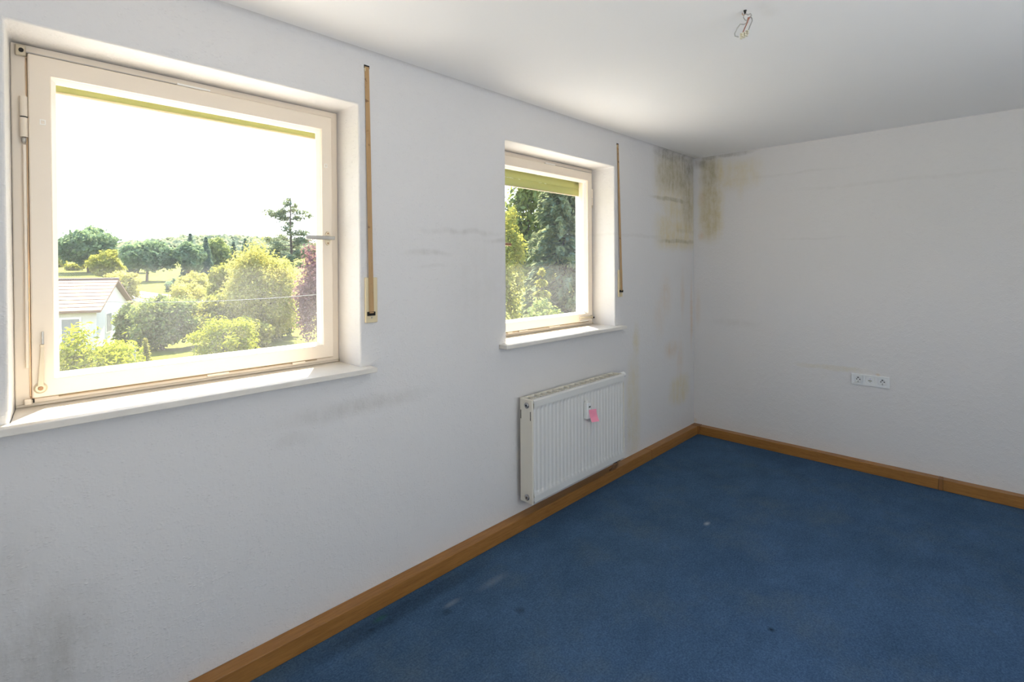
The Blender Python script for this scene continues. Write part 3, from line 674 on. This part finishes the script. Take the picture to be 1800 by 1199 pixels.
# ------------------------------------------------------------------ outside: ground
def gz(x, y):
    dx, dy = x + 4.36, y + 2.0; r = np.hypot(dx, dy); az = np.degrees(np.arctan2(dy, dx))
    z = np.interp(r, [0, 18, 34, 48, 70, 90, 114, 156, 240, 360, 700], [-2.9, -2.9, -3.2, -3.6, -3.4, -2.65, -1.3, 1.2, 4.5, 7, 9])
    t = np.clip((58 - az) / 8, 0, 1); t = t * t * (3 - 2 * t)
    return z + 1.9 * t
def polar_ground(name, r0, r1, nr, a0, a1, na, zf, mat, dz=0):
    m = MB()
    for i in range(nr + 1):
        r = r0 * (r1 / r0) ** (i / nr)
        for j in range(na + 1):
            a = math.radians(a0 + (a1 - a0) * j / na); x, y = -4.36 + r * math.cos(a), -2 + r * math.sin(a)
            m.v.append((x, y, float(zf(x, y)) + dz))
    W_ = na + 1
    m.f = [(i*W_+j, (i+1)*W_+j, (i+1)*W_+j+1, i*W_+j+1) for i in range(nr) for j in range(na)]
    return m.build(name, mat, None, smooth=True, normals=False)
g = polar_ground('lawn', 3.2, 700, 70, 8, 172, 80, gz, M['grass'])
tag(g, 'sunlit green lawn and meadow sloping away outside the windows', 'ground', kind='structure')
te = MB().box(-9, 1.5, WT + .002, 4.2, -.35, -.05).build('reflector', M['gravel'])  # unseen sunlit slab added to throw light up through the windows
tag(te, 'unseen pale gravel terrace lying below the windows outside', 'reflector', kind='structure')
# clip the part of the lawn lying under the house: it starts beyond the outer wall
bm = bmesh.new(); bm.from_mesh(g.data)
bmesh.ops.delete(bm, geom=[f for f in bm.faces if f.calc_center_median().y < WT + .1], context='FACES'); bm.to_mesh(g.data); bm.free()
def ribbon(name, pts, wd, mat, dz):
    m = MB(); n = len(pts)
    for i, p in enumerate(pts):
        a = Vector(pts[max(0, i - 1)]); b = Vector(pts[min(n - 1, i + 1)]); d = (b - a).normalized(); q = Vector((-d.y, d.x))
        for s_ in (-1, 1):
            x, y = p[0] + q.x * s_ * wd / 2, p[1] + q.y * s_ * wd / 2; m.v.append((x, y, float(gz(x, y)) + dz))
    m.f = [(2*i, 2*i+1, 2*i+3, 2*i+2) for i in range(n - 1)]
    return m.build(name, mat, None, normals=False)
def dens(p, k=6): 
    out_ = []
    for a, b in zip(p[:-1], p[1:]):
        out_ += [(a[0] + (b[0]-a[0]) * i / k, a[1] + (b[1]-a[1]) * i / k) for i in range(k)]
    return out_ + [p[-1]]
tag(ribbon('road', dens([(4.0, 99), (8, 95.0), (10.5, 92.5), (13.2, 83), (15.2, 72), (18.5, 58), (24, 44)]), 4.2, M['road'], .06), 'pale road curving past the round bush beyond the garden', 'road', kind='structure')
tag(ribbon('footpath', dens([(4.5, 92), (9.3, 84.8), (11.3, 70.8), (12.2, 60)]), 1.6, M['road'], .06), 'narrow pale footpath running beside the curving road', 'path', kind='structure')

# ------------------------------------------------------------------ outside: trees
def leaf_mesh(name, cen, nrm, size, mat, parent, rng, aspect=.5, droop=None):
    """cen (n,3), nrm (n,3): one diamond leaf each, as ONE mesh"""
    n = len(cen); nr = nrm / (np.linalg.norm(nrm, axis=1, keepdims=True) + 1e-9)
    t = rng.normal(size=(n, 3)) if droop is None else droop + .35 * rng.normal(size=(n, 3))
    t -= nr * (t * nr).sum(1, keepdims=True); t /= (np.linalg.norm(t, axis=1, keepdims=True) + 1e-9)
    b = np.cross(nr, t); s_ = (size * 1.25 * rng.uniform(.5, 1.4, n))[:, None]
    v = np.empty((n, 4, 3)); v[:, 0] = cen - t * s_ * .5; v[:, 2] = cen + t * s_ * .5; v[:, 1] = cen + b * s_ * aspect * .5 + nr * s_ * .08; v[:, 3] = cen - b * s_ * aspect * .5 + nr * s_ * .08
    v = v.reshape(-1, 3); off = np.zeros(3); r = parent
    while r is not None: off += np.array(r.location); r = r.parent
    v -= off
    me = bpy.data.meshes.new(name); me.vertices.add(4 * n); me.vertices.foreach_set('co', v.ravel().astype(np.float32))
    me.loops.add(4 * n); me.loops.foreach_set('vertex_index', np.arange(4 * n, dtype=np.int32)); me.polygons.add(n)
    me.polygons.foreach_set('loop_start', np.arange(0, 4 * n, 4, dtype=np.int32)); me.polygons.foreach_set('loop_total', np.full(n, 4, np.int32)); me.update(); me.validate()
    me.materials.append(mat); o = bpy.data.objects.new(name, me); C.objects.link(o); o.parent = parent; return o
def limb(m, rng, p0, p1, r0, r1, wob=.04, k=5):
    p0, p1 = np.array(p0), np.array(p1); L_ = np.linalg.norm(p1 - p0)
    m.tube([p0 + (p1 - p0) * i / k + (rng.normal(size=3) * wob * L_ if 0 < i < k else 0) for i in range(k + 1)], [r0 + (r1 - r0) * i / k for i in range(k + 1)], 7)
def broadleaf(name, label, cat, x, y, z, h, wd, mat, n, leaf, seed, group=None, low=.12, clumps=34, cr=.26, hang=False, gap=0.0, aspect=.55):
    rng = np.random.default_rng(seed); r = thing(name, (x, y, z), label, cat, group)
    c = np.array([x, y, z + h * (low + (1 - low) * .48)]); rad = np.array([wd / 2, wd / 2, h * (1 - low) * .52])
    # trunk with a few limbs
    m = MB(); tr = max(.03, wd * .028)
    limb(m, rng, (x, y, z - .15), (x + rng.normal() * .03 * wd, y, z + h * .62), tr, tr * .45, .02)
    cc = []
    while len(cc) < clumps:
        p = rng.uniform(-1, 1, 3); q = np.linalg.norm(p)
        if .45 < q < 1 and not (low > .06 and p[2] < -.75 and rng.random() < .6):
            p = p * (.62 + .2 * rng.random() if q > .82 else .85)
            if low <= .06 and p[2] < 0: p[:2] *= 1 / math.sqrt(1 - .8 * min(.99, p[2] ** 2)); p[2] *= 1.15
            cc.append(p)
    cc = np.array(cc)
    for p in cc[:9]:
        limb(m, rng, (x, y, z + h * (.25 + .3 * rng.random())), c + p * rad * .8, tr * .45, tr * .12, .05)
    m.build('trunk', M['bark'], r, smooth=True)
    k = rng.integers(0, len(cc), n); d = rng.normal(size=(n, 3)); d /= np.linalg.norm(d, axis=1, keepdims=True)
    rr = cr * (.6 + .75 * rng.random(len(cc)))[k][:, None] * (rng.random((n, 1)) ** .45)
    pos = c + (cc[k] + d * rr) * rad
    fill = rng.random(n) < .14; pos[fill] = c + (d[fill] * .72 * rng.random((fill.sum(), 1)) ** .4) * rad
    pos += rng.normal(size=(n, 3)) * (gap or .022 * wd) + (rng.normal(size=cc.shape) * .03 * wd)[k]
    pos[:, 2] = np.maximum(pos[:, 2], z + .05)
    nr = d + np.array([0, 0, .55]) + .8 * rng.normal(size=(n, 3))
    leaf_mesh('foliage', pos, nr, leaf, mat, r, rng, aspect, np.array([0, 0, -1.0]) if hang else None)
    return r
def spruce(name, label, cat, x, y, z, h, wd, mat, n, leaf, seed, group=None, base=.08, layers=14):
    rng = np.random.default_rng(seed); r = thing(name, (x, y, z), label, cat, group)
    m = MB(); m.cone((x, y, z - .15), (x, y, z + h * .96), wd * .035 + .02, .012, 9); cen = []; nrm = []; dr_ = []
    per = max(5, int(n / (layers * 8)))
    for li in range(layers):
        f = li / (layers - 1); zz = z + h * (base + (1 - base) * f * .97); rl = wd / 2 * (1 - f) ** .8 + .04 * wd
        nb_ = 8 if f < .7 else 6
        for b in range(nb_):
            a = 2 * math.pi * (b / nb_) + li * 1.3 + rng.normal() * .15; L_ = rl * rng.uniform(.75, 1.1); dr0 = rng.uniform(.15, .35)
            d = np.array([math.cos(a), math.sin(a), 0]); tip = np.array([x, y, zz]) + d * L_ - np.array([0, 0, L_ * dr0])
            m.tube([(x, y, zz), tuple(tip)], [.012 * wd * .5 + .004, .003], 4)
            t = rng.random(per) ** .7; side = rng.normal(size=per) * .16 * L_ * (1.15 - t)
            p = np.array([x, y, zz]) + (d * L_ - np.array([0, 0, L_ * dr0])) * t[:, None] + np.array([-d[1], d[0], 0]) * side[:, None]; p[:, 2] -= rng.random(per) * .10 * L_ + .045 * h * rng.random(per)
            cen.append(p); nrm.append(np.array([0, 0, 1.0]) + .7 * rng.normal(size=(per, 3))); dr_.append(np.tile(d * .8 - np.array([0, 0, .6]), (per, 1)))
    m.build('trunk', M['bark'], r)
    leaf_mesh('foliage', np.vstack(cen), np.vstack(nrm), leaf, mat, r, rng, .38, np.vstack(dr_)); return r

broadleaf('oak_tree', 'big round dark oak at the left of the view, standing alone against the sky', 'tree', 11.23, 139.92, .41, 10.3, 12.6, L['dark'], 14000, .58, 103, clumps=70, cr=.21)
broadleaf('oak_tree', 'low rounded side tree at the right foot of the big oak', 'tree', 19.3, 136.5, .3, 6.6, 6.5, L['dark'], 3500, .55, 12, low=.05)
broadleaf('round_tree', 'small yellow-topped round tree just in front of the big oak', 'tree', 11.80, 122.09, -.64, 5.5, 6.4, L['lime'], 5500, .42, 13, low=.04)
broadleaf('shrub', 'pale yellow shrub on the slope at the far left of the oak', 'shrub', 8.22, 164.56, 1.6, 3.1, 3.8, L['gold'], 1500, .5, 14, low=.02, group=None)
broadleaf('shrub', 'low green shrub on the meadow under the big oak', 'shrub', 9.80, 148.57, .92, 1.6, 4.2, L['lime'], 1500, .4, 15, low=.02)
broadleaf('meadow_tree', 'wide dark tree with visible trunk right of the oak at the meadow edge', 'tree', 16.61, 112.83, -1.14, 8.1, 9.2, L['dark'], 9000, .5, 16, low=.22, clumps=40)
broadleaf('meadow_tree', 'dark green tree with bare trunk behind the round bush', 'tree', 23.2, 112.0, -1.21, 8.0, 6.8, L['dark'], 7000, .48, 17, low=.2)
broadleaf('meadow_tree', 'pale green broad tree among the dark spruces at mid distance', 'tree', 32.46, 129.52, .04, 8.9, 8.0, L['mid'], 7500, .5, 18, low=.05)
for i, (x, y, z, h, wd, lb) in enumerate(((26.47, 124.2, -.35, 9.2, 3.2, 'dark spruce directly right of the bare-trunked meadow tree'), (28.4, 120.19, -.57, 8.6, 3.0, 'tall dark spruce just left of the pale green broad tree'),
        (36.19, 135.73, .46, 7.6, 3.2, 'dark spruce just right of the pale green broad tree'), (39.05, 137.09, .59, 7.3, 3.2, 'middle spruce of the three between pale tree and golden tree'), (40.6, 133.61, .4, 8.2, 3.6, 'rightmost dark spruce, beside the lime treetop'),
        (24.3, 117.0, -.8, 7.4, 3.0, 'short dark spruce in front of the meadow trees'))):
    spruce('spruce_tree', lb, 'tree', x, y, z, h, wd, L['needle'], 1700, .6, 30 + i, 'dark spruces at the meadow edge')
broadleaf('round_bush', 'ball-shaped yellow-green bush beside the curving road', 'bush', 15.53, 78.04, -2.9, 4.0, 5.0, L['gold'], 8000, .26, 19, low=.03, clumps=50, cr=.22)
broadleaf('bush', 'small dark bush left of the ball-shaped bush', 'bush', 16.15, 92.0, -2.5, 2.2, 2.3, L['dark'], 1500, .3, 20, low=.02)
broadleaf('bush', 'pale loose shrub behind the white house', 'bush', 8.4, 82.7, -2.81, 4.3, 5.2, L['gold'], 3800, .34, 21, low=.03)
broadleaf('bush', 'mid green rounded bush left of the golden tree', 'bush', 13.6, 58.17, -3.46, 6.2, 3.9, L['lime'], 5500, .26, 22, low=.03)
broadleaf('garden_tree', 'lime green treetop rising behind the golden tree', 'tree', 13.2, 48.18, -3.56, 7.4, 4.2, L['lime'], 7000, .23, 23, low=.1)
broadleaf('garden_tree', 'tall loose golden-leaved tree in the garden', 'tree', 7.6, 31.48, -3.25, 6.5, 5.0, L['gold'], 30000, .155, 24, low=.0, clumps=95, cr=.23, gap=.17, aspect=.4)
broadleaf('copper_beech', 'copper-red beech at the right edge of the nearest window', 'tree', 8.35, 24.6, -3.1, 6.5, 3.6, L['copper'], 18000, .12, 25, low=.0, clumps=46)
broadleaf('bush', 'large dense green bush on the lawn beside the house', 'bush', 2.72, 32.4, -3.23, 3.35, 3.6, L['mid'], 12000, .16, 26, low=.0, clumps=46)
broadleaf('bush', 'leafy green bush between the large bush and golden tree', 'bush', 5.2, 32.9, -3.26, 3.1, 2.9, L['lime'], 7000, .17, 27, low=.0)
broadleaf('bush', 'feathery lime bush in front of the golden tree', 'bush', 3.6, 24.68, -3.1, 2.3, 3.3, L['bright'], 6000, .16, 28, low=.0, aspect=.32, clumps=36)
broadleaf('bush', 'bright lime foreground bush at the lower left of the nearest window', 'bush', -2.42, 14.3, -2.9, 2.95, 2.6, L['bright'], 12000, .105, 29, low=.0, aspect=.36, clumps=44)
spruce('young_conifer', 'tiny yellow-green conifer on the lawn strip', 'tree', .65, 25.88, -3.1, 1.4, .62, L['needle_young'], 700, .14, 40)
for i, (x, y, h, wd, k_, lb) in enumerate(((5.4, 45.5, 3.2, 4.0, 'lime', 'sunlit bush behind the large dense bush on the lawn'), (9.4, 44.0, 3.4, 4.2, 'mid', 'dark bush in the row behind the golden tree'),
        (8.6, 39.0, 3.0, 3.4, 'lime', 'bush at the left foot of the golden tree'), (9.6, 33.6, 2.8, 3.2, 'mid', 'dense bush behind the right foot of the golden tree'), (6.0, 29.0, 1.9, 2.8, 'gold', 'low pale bush at the foot of the golden tree'),
        (1.75, 35.0, 2.9, 2.3, 'mid', 'dark bush beside the white house gable'), (11.5, 64.0, 3.4, 4.6, 'gold', 'bush by the road below the ball-shaped bush'))):
    broadleaf('bush', lb, 'bush', x, y, float(gz(x, y)), h, wd, L[k_], 6000, .19, 80 + i, low=.0, clumps=40)
# tall open pine
rng = np.random.default_rng(50); px, py, pz, ph = 16.51, 48.31, -3.54, 11.9
pt = thing('pine_tree', (px, py, pz), 'tall open pine rising above the golden tree against the sky', 'tree')
m = MB(); m.tube([(px, py, pz - .2), (px + .1, py, pz + 5), (px - .05, py, pz + ph * .75), (px, py, pz + ph)], [.2, .15, .09, .02], 9); cen = []; nrm = []
for li in range(12):
    f = li / 11; zz = pz + ph * (.42 + .57 * f); rl = 4.7 * (1 - f) ** .85 + .4
    for b in range(6 if li < 10 else 4):
        if rng.random() < .42: continue
        a = rng.uniform(0, 2 * math.pi); L_ = rl * rng.uniform(.35, 1.1); up = rng.uniform(-.10, .40)
        p0 = np.array([px, py, min(zz + rng.normal() * .3, pz + ph - .1)]); tip = p0 + np.array([math.cos(a) * L_, math.sin(a) * L_, up * L_]); mid_ = (p0 + tip) / 2 - np.array([0, 0, .06 * L_])
        m.tube([p0, mid_, tip], [.04, .028, .012], 5)
        k = int(62 * L_ + 40); tk = rng.uniform(.3, 1.0, 5); t = np.clip(tk[rng.integers(0, 5, k)] + rng.normal(size=k) * .06, .1, 1.05); p = p0 + (tip - p0) * t[:, None] + rng.normal(size=(k, 3)) * np.array([.2, .2, .14]); p[:, 2] += .04
        cen.append(p); nrm.append(np.array([0, 0, 1.0]) + 1.0 * rng.normal(size=(k, 3)))
m.build('trunk', M['bark'], pt); leaf_mesh('foliage', np.vstack(cen), np.vstack(nrm), .26, L['pine'], pt, rng, .3)
# trees seen through the second window
spruce('garden_spruce', 'large dark spruce filling the right half of the radiator window', 'tree', 13.0, 11.71, -1.08, 8.6, 4.2, L['pine'], 17000, .25, 60, base=.1, layers=20)
broadleaf('garden_tree', 'sunlit pale-leaved tree at the left of the radiator window', 'tree', 9.0, 11.6, -1.02, 5.0, 2.2, L['lime'], 7500, .12, 61, low=.05)
broadleaf('garden_tree', 'dark tree behind the large spruce in the radiator window', 'tree', 18.28, 13.2, -1.18, 9.7, 4.4, L['mid'], 9000, .26, 62, low=.05)
broadleaf('garden_tree', 'tall mid green tree behind the spruce and the pale tree', 'tree', 18.6, 18.9, -1.24, 9.4, 4.0, L['mid'], 8000, .26, 63, low=.05)
spruce('young_conifer', 'young yellow spruce in front of the large dark spruce', 'tree', 5.12, 6.19, -1.0, 2.42, 1.0, L['needle_young'], 2200, .13, 64, base=.15, layers=9)
for i, (x, y, h, lb) in enumerate(((3.55, 6.55, 1.75, 'low dusty green hedge bush left under the radiator window view'), (4.5, 5.6, 1.85, 'low dusty green hedge bush in the middle of the radiator window view'), (5.5, 4.6, 1.8, 'low dusty green hedge bush right in the radiator window view'))):
    broadleaf('hedge_bush', lb, 'bush', x, y, float(gz(x, y)), h, 1.3, L['mid'], 4200, .075, 65 + i, 'low hedge outside the radiator window', low=.0, clumps=40)

# forested hill on the horizon
rng = np.random.default_rng(70)
hill_r = 520
def hz_(az):   # ridge height by bearing
    return np.interp(az, [40, 52, 58, 62, 66, 70, 74, 77, 80, 83, 88, 100], [6, 8, 11, 15, 20, 23.5, 25, 23, 19, 14, 8, 4])
m = MB(); na, nr_ = 60, 10
for i in range(nr_ + 1):
    for j in range(na + 1):
        az = 40 + 60 * j / na; r = hill_r - 190 + 320 * i / nr_; f = math.sin(math.pi * min(1, i / nr_ * .95 + .02)); a = math.radians(az)
        x, y = -4.36 + r * math.cos(a), -2 + r * math.sin(a); m.v.append((x, y, float(gz(x, y)) * (1 - f) + hz_(az) * f * (r / hill_r) - 2))
W_ = na + 1; m.f = [(i*W_+j, (i+1)*W_+j, (i+1)*W_+j+1, i*W_+j+1) for i in range(nr_) for j in range(na)]
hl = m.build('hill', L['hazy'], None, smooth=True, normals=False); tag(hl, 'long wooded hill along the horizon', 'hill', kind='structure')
K = 1500; az = rng.uniform(48, 90, K); fr_ = rng.random(K); r = hill_r - 180 + 185 * fr_; f = np.sin(np.pi * np.minimum(1, (r - hill_r + 190) / 320 * .95 + .02)); a = np.radians(az)
cx, cy_ = -4.36 + r * np.cos(a), -2 + r * np.sin(a); czz = gz(cx, cy_) * (1 - f) + hz_(az) * f * (r / hill_r) - 2
nn = 26; k = np.repeat(np.arange(K), nn); d = rng.normal(size=(K * nn, 3)); d /= np.linalg.norm(d, axis=1, keepdims=True); rad = rng.uniform(2.2, 4.6, K)[k][:, None]
pos = np.stack([cx[k], cy_[k], czz[k] + 2.2], 1) + d * rad * np.array([1, 1, 1.15])
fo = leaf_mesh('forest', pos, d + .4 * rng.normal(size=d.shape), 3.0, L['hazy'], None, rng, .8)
tag(fo, 'distant hazy forest covering the hill on the horizon', 'forest', kind='stuff')

# ------------------------------------------------------------------ outside: houses, post, cable
h0 = Vector((.19, 36.41)); h1 = Vector((2.61, 42.53)); gdir = (h1 - h0).normalized(); ldir = Vector((-gdir.y, gdir.x)); gw = (h1 - h0).length
hs_ = thing('house', (.19, 36.41, -3.5), 'white house with faded orange roof at the lower left of the view', 'house')
def hp(l, g_, z): p = h0 + ldir * l + gdir * g_; return (p.x, p.y, z)
LZ, EZ, RZ = 9.0, -.95, .60; m = MB()
vv = [hp(0,0,-3.7), hp(LZ,0,-3.7), hp(LZ,gw,-3.7), hp(0,gw,-3.7), hp(0,0,EZ), hp(LZ,0,EZ), hp(LZ,gw,EZ), hp(0,gw,EZ), hp(0,gw/2,RZ-.12), hp(LZ,gw/2,RZ-.12)]
m.add(vv, [(0,1,5,4), (2,3,7,6), (3,0,4,8,7), (1,2,6,9,5), (0,3,2,1), (4,5,9,8), (6,7,8,9)])
m.build('wall', M['render'], hs_)
nrow, ncol = 9, 26; sl_ = (RZ - EZ) / (gw / 2)
for side in (0, 1):
    rf = MB()
    def rp_(l, q, t_): g_ = q if side == 0 else gw - q; return hp(l, g_, EZ + sl_ * q + t_)
    q0 = -.4; a_ = [(-.3, q0), (LZ + .3, q0), (LZ + .3, gw / 2), (-.3, gw / 2)]
    rf.add([rp_(l, q, .0) for l, q in a_] + [rp_(l, q, .10) for l, q in a_], [(0,1,2,3), (4,7,6,5), (0,4,5,1), (1,5,6,2), (2,6,7,3), (3,7,4,0)])
    ro = rf.build('roof', M['tile'], hs_)
    tl = MB()                                         # overlapping tile courses, past picking apart at this distance
    for c_ in range(nrow):
        qa, qb = q0 + (gw / 2 - q0) * c_ / nrow, q0 + (gw / 2 - q0) * (c_ + 1) / nrow
        tl.add([rp_(-.3, qa, .145), rp_(LZ + .3, qa, .145), rp_(LZ + .3, qb, .115), rp_(-.3, qb, .115), rp_(-.3, qa, .105), rp_(LZ + .3, qa, .105)], [(0,1,2,3), (0,4,5,1)])
    tl.build('tile_courses', M['tile'], ro, normals=False)['kind'] = 'stuff'
MB().tube([hp(-.32, gw/2, RZ + .13), hp(LZ + .3, gw/2, RZ + .13)], .09, 8).build('ridge', M['tile_br'], hs_)
def hwin(l0, l1, z0, z1, gable=False):
    q = (lambda u, z, o: hp(o, u, z)) if gable else (lambda u, z, o: hp(u, o, z))
    m = MB(); m.add([q(l0, z0, -.04), q(l1, z0, -.04), q(l1, z1, -.04), q(l0, z1, -.04), q(l0, z0, .02), q(l1, z0, .02), q(l1, z1, .02), q(l0, z1, .02)], [(0,1,2,3), (0,4,5,1), (1,5,6,2), (2,6,7,3), (3,7,4,0)])
    f_ = m.build('window', M['bead'], hs_)
    e = .1; mm = MB(); mm.add([q(l0 + e, z0 + e, -.06), q(l1 - e, z0 + e, -.06), q(l1 - e, z1 - e, -.06), q(l0 + e, z1 - e, -.06), q(l0 + e, z0 + e, -.03), q(l1 - e, z0 + e, -.03), q(l1 - e, z1 - e, -.03), q(l0 + e, z1 - e, -.03)], [(0,1,2,3), (0,4,5,1), (1,5,6,2), (2,6,7,3), (3,7,4,0)])
    mm.build('pane', M['win_sky'], f_)
hwin(.7, 1.7, -3.2, -1.4); hwin(2.4, 3.4, -2.6, -1.5); hwin(4.6, 5.8, -2.6, -1.5); hwin(gw * .25, gw * .42, -2.6, -1.3, True); hwin(gw * .62, gw * .8, -2.6, -1.3, True)
h2 = thing('house', (1.2, 78, -3.0), 'far small house with brown roof at the left edge of the nearest window', 'house')
m = MB(); m.box(-5, 1.62, 76, 81, -3.2, -.6); m.build('wall', M['render'], h2)
m = MB(); m.add([(-5.4, 75.5, -.62), (2.0, 75.5, -.62), (2.0, 81.5, -.62), (-5.4, 81.5, -.62), (-5.4, 78.5, .15), (2.0, 78.5, .15)], [(0,1,5,4), (2,3,4,5), (1,2,5), (3,0,4), (0,3,2,1)]); m.build('roof', M['tile_br'], h2)
for xx in (-3.6, -1.6, .5): MB().box(xx - .4, xx + .4, 75.96, 75.999, -2.2, -1.2).build('window', M['win_sky'], h2)
p_ = MB().cone((-1.53, 15.17, -2.92), (-1.53, 15.17, -.72), .045, .045, 12); p_.cone((-1.53, 15.17, -.72), (-1.53, 15.17, -.66), .055, .02, 12)
po = p_.build('garden_post', M['post']); tag(po, 'slim white garden post beside the bright lime bush', 'post')
pts = []
for i in range(25):
    q = i / 24; pts.append((-8 + 18 * q, 30.2 - 18 * q * .86, .95 - .9 * math.sin(math.pi * q)))
cb = MB().tube(pts, .012, 6).build('overhead_cable', M['cable']); tag(cb, 'thin grey overhead cable crossing in front of the garden trees', 'cable')
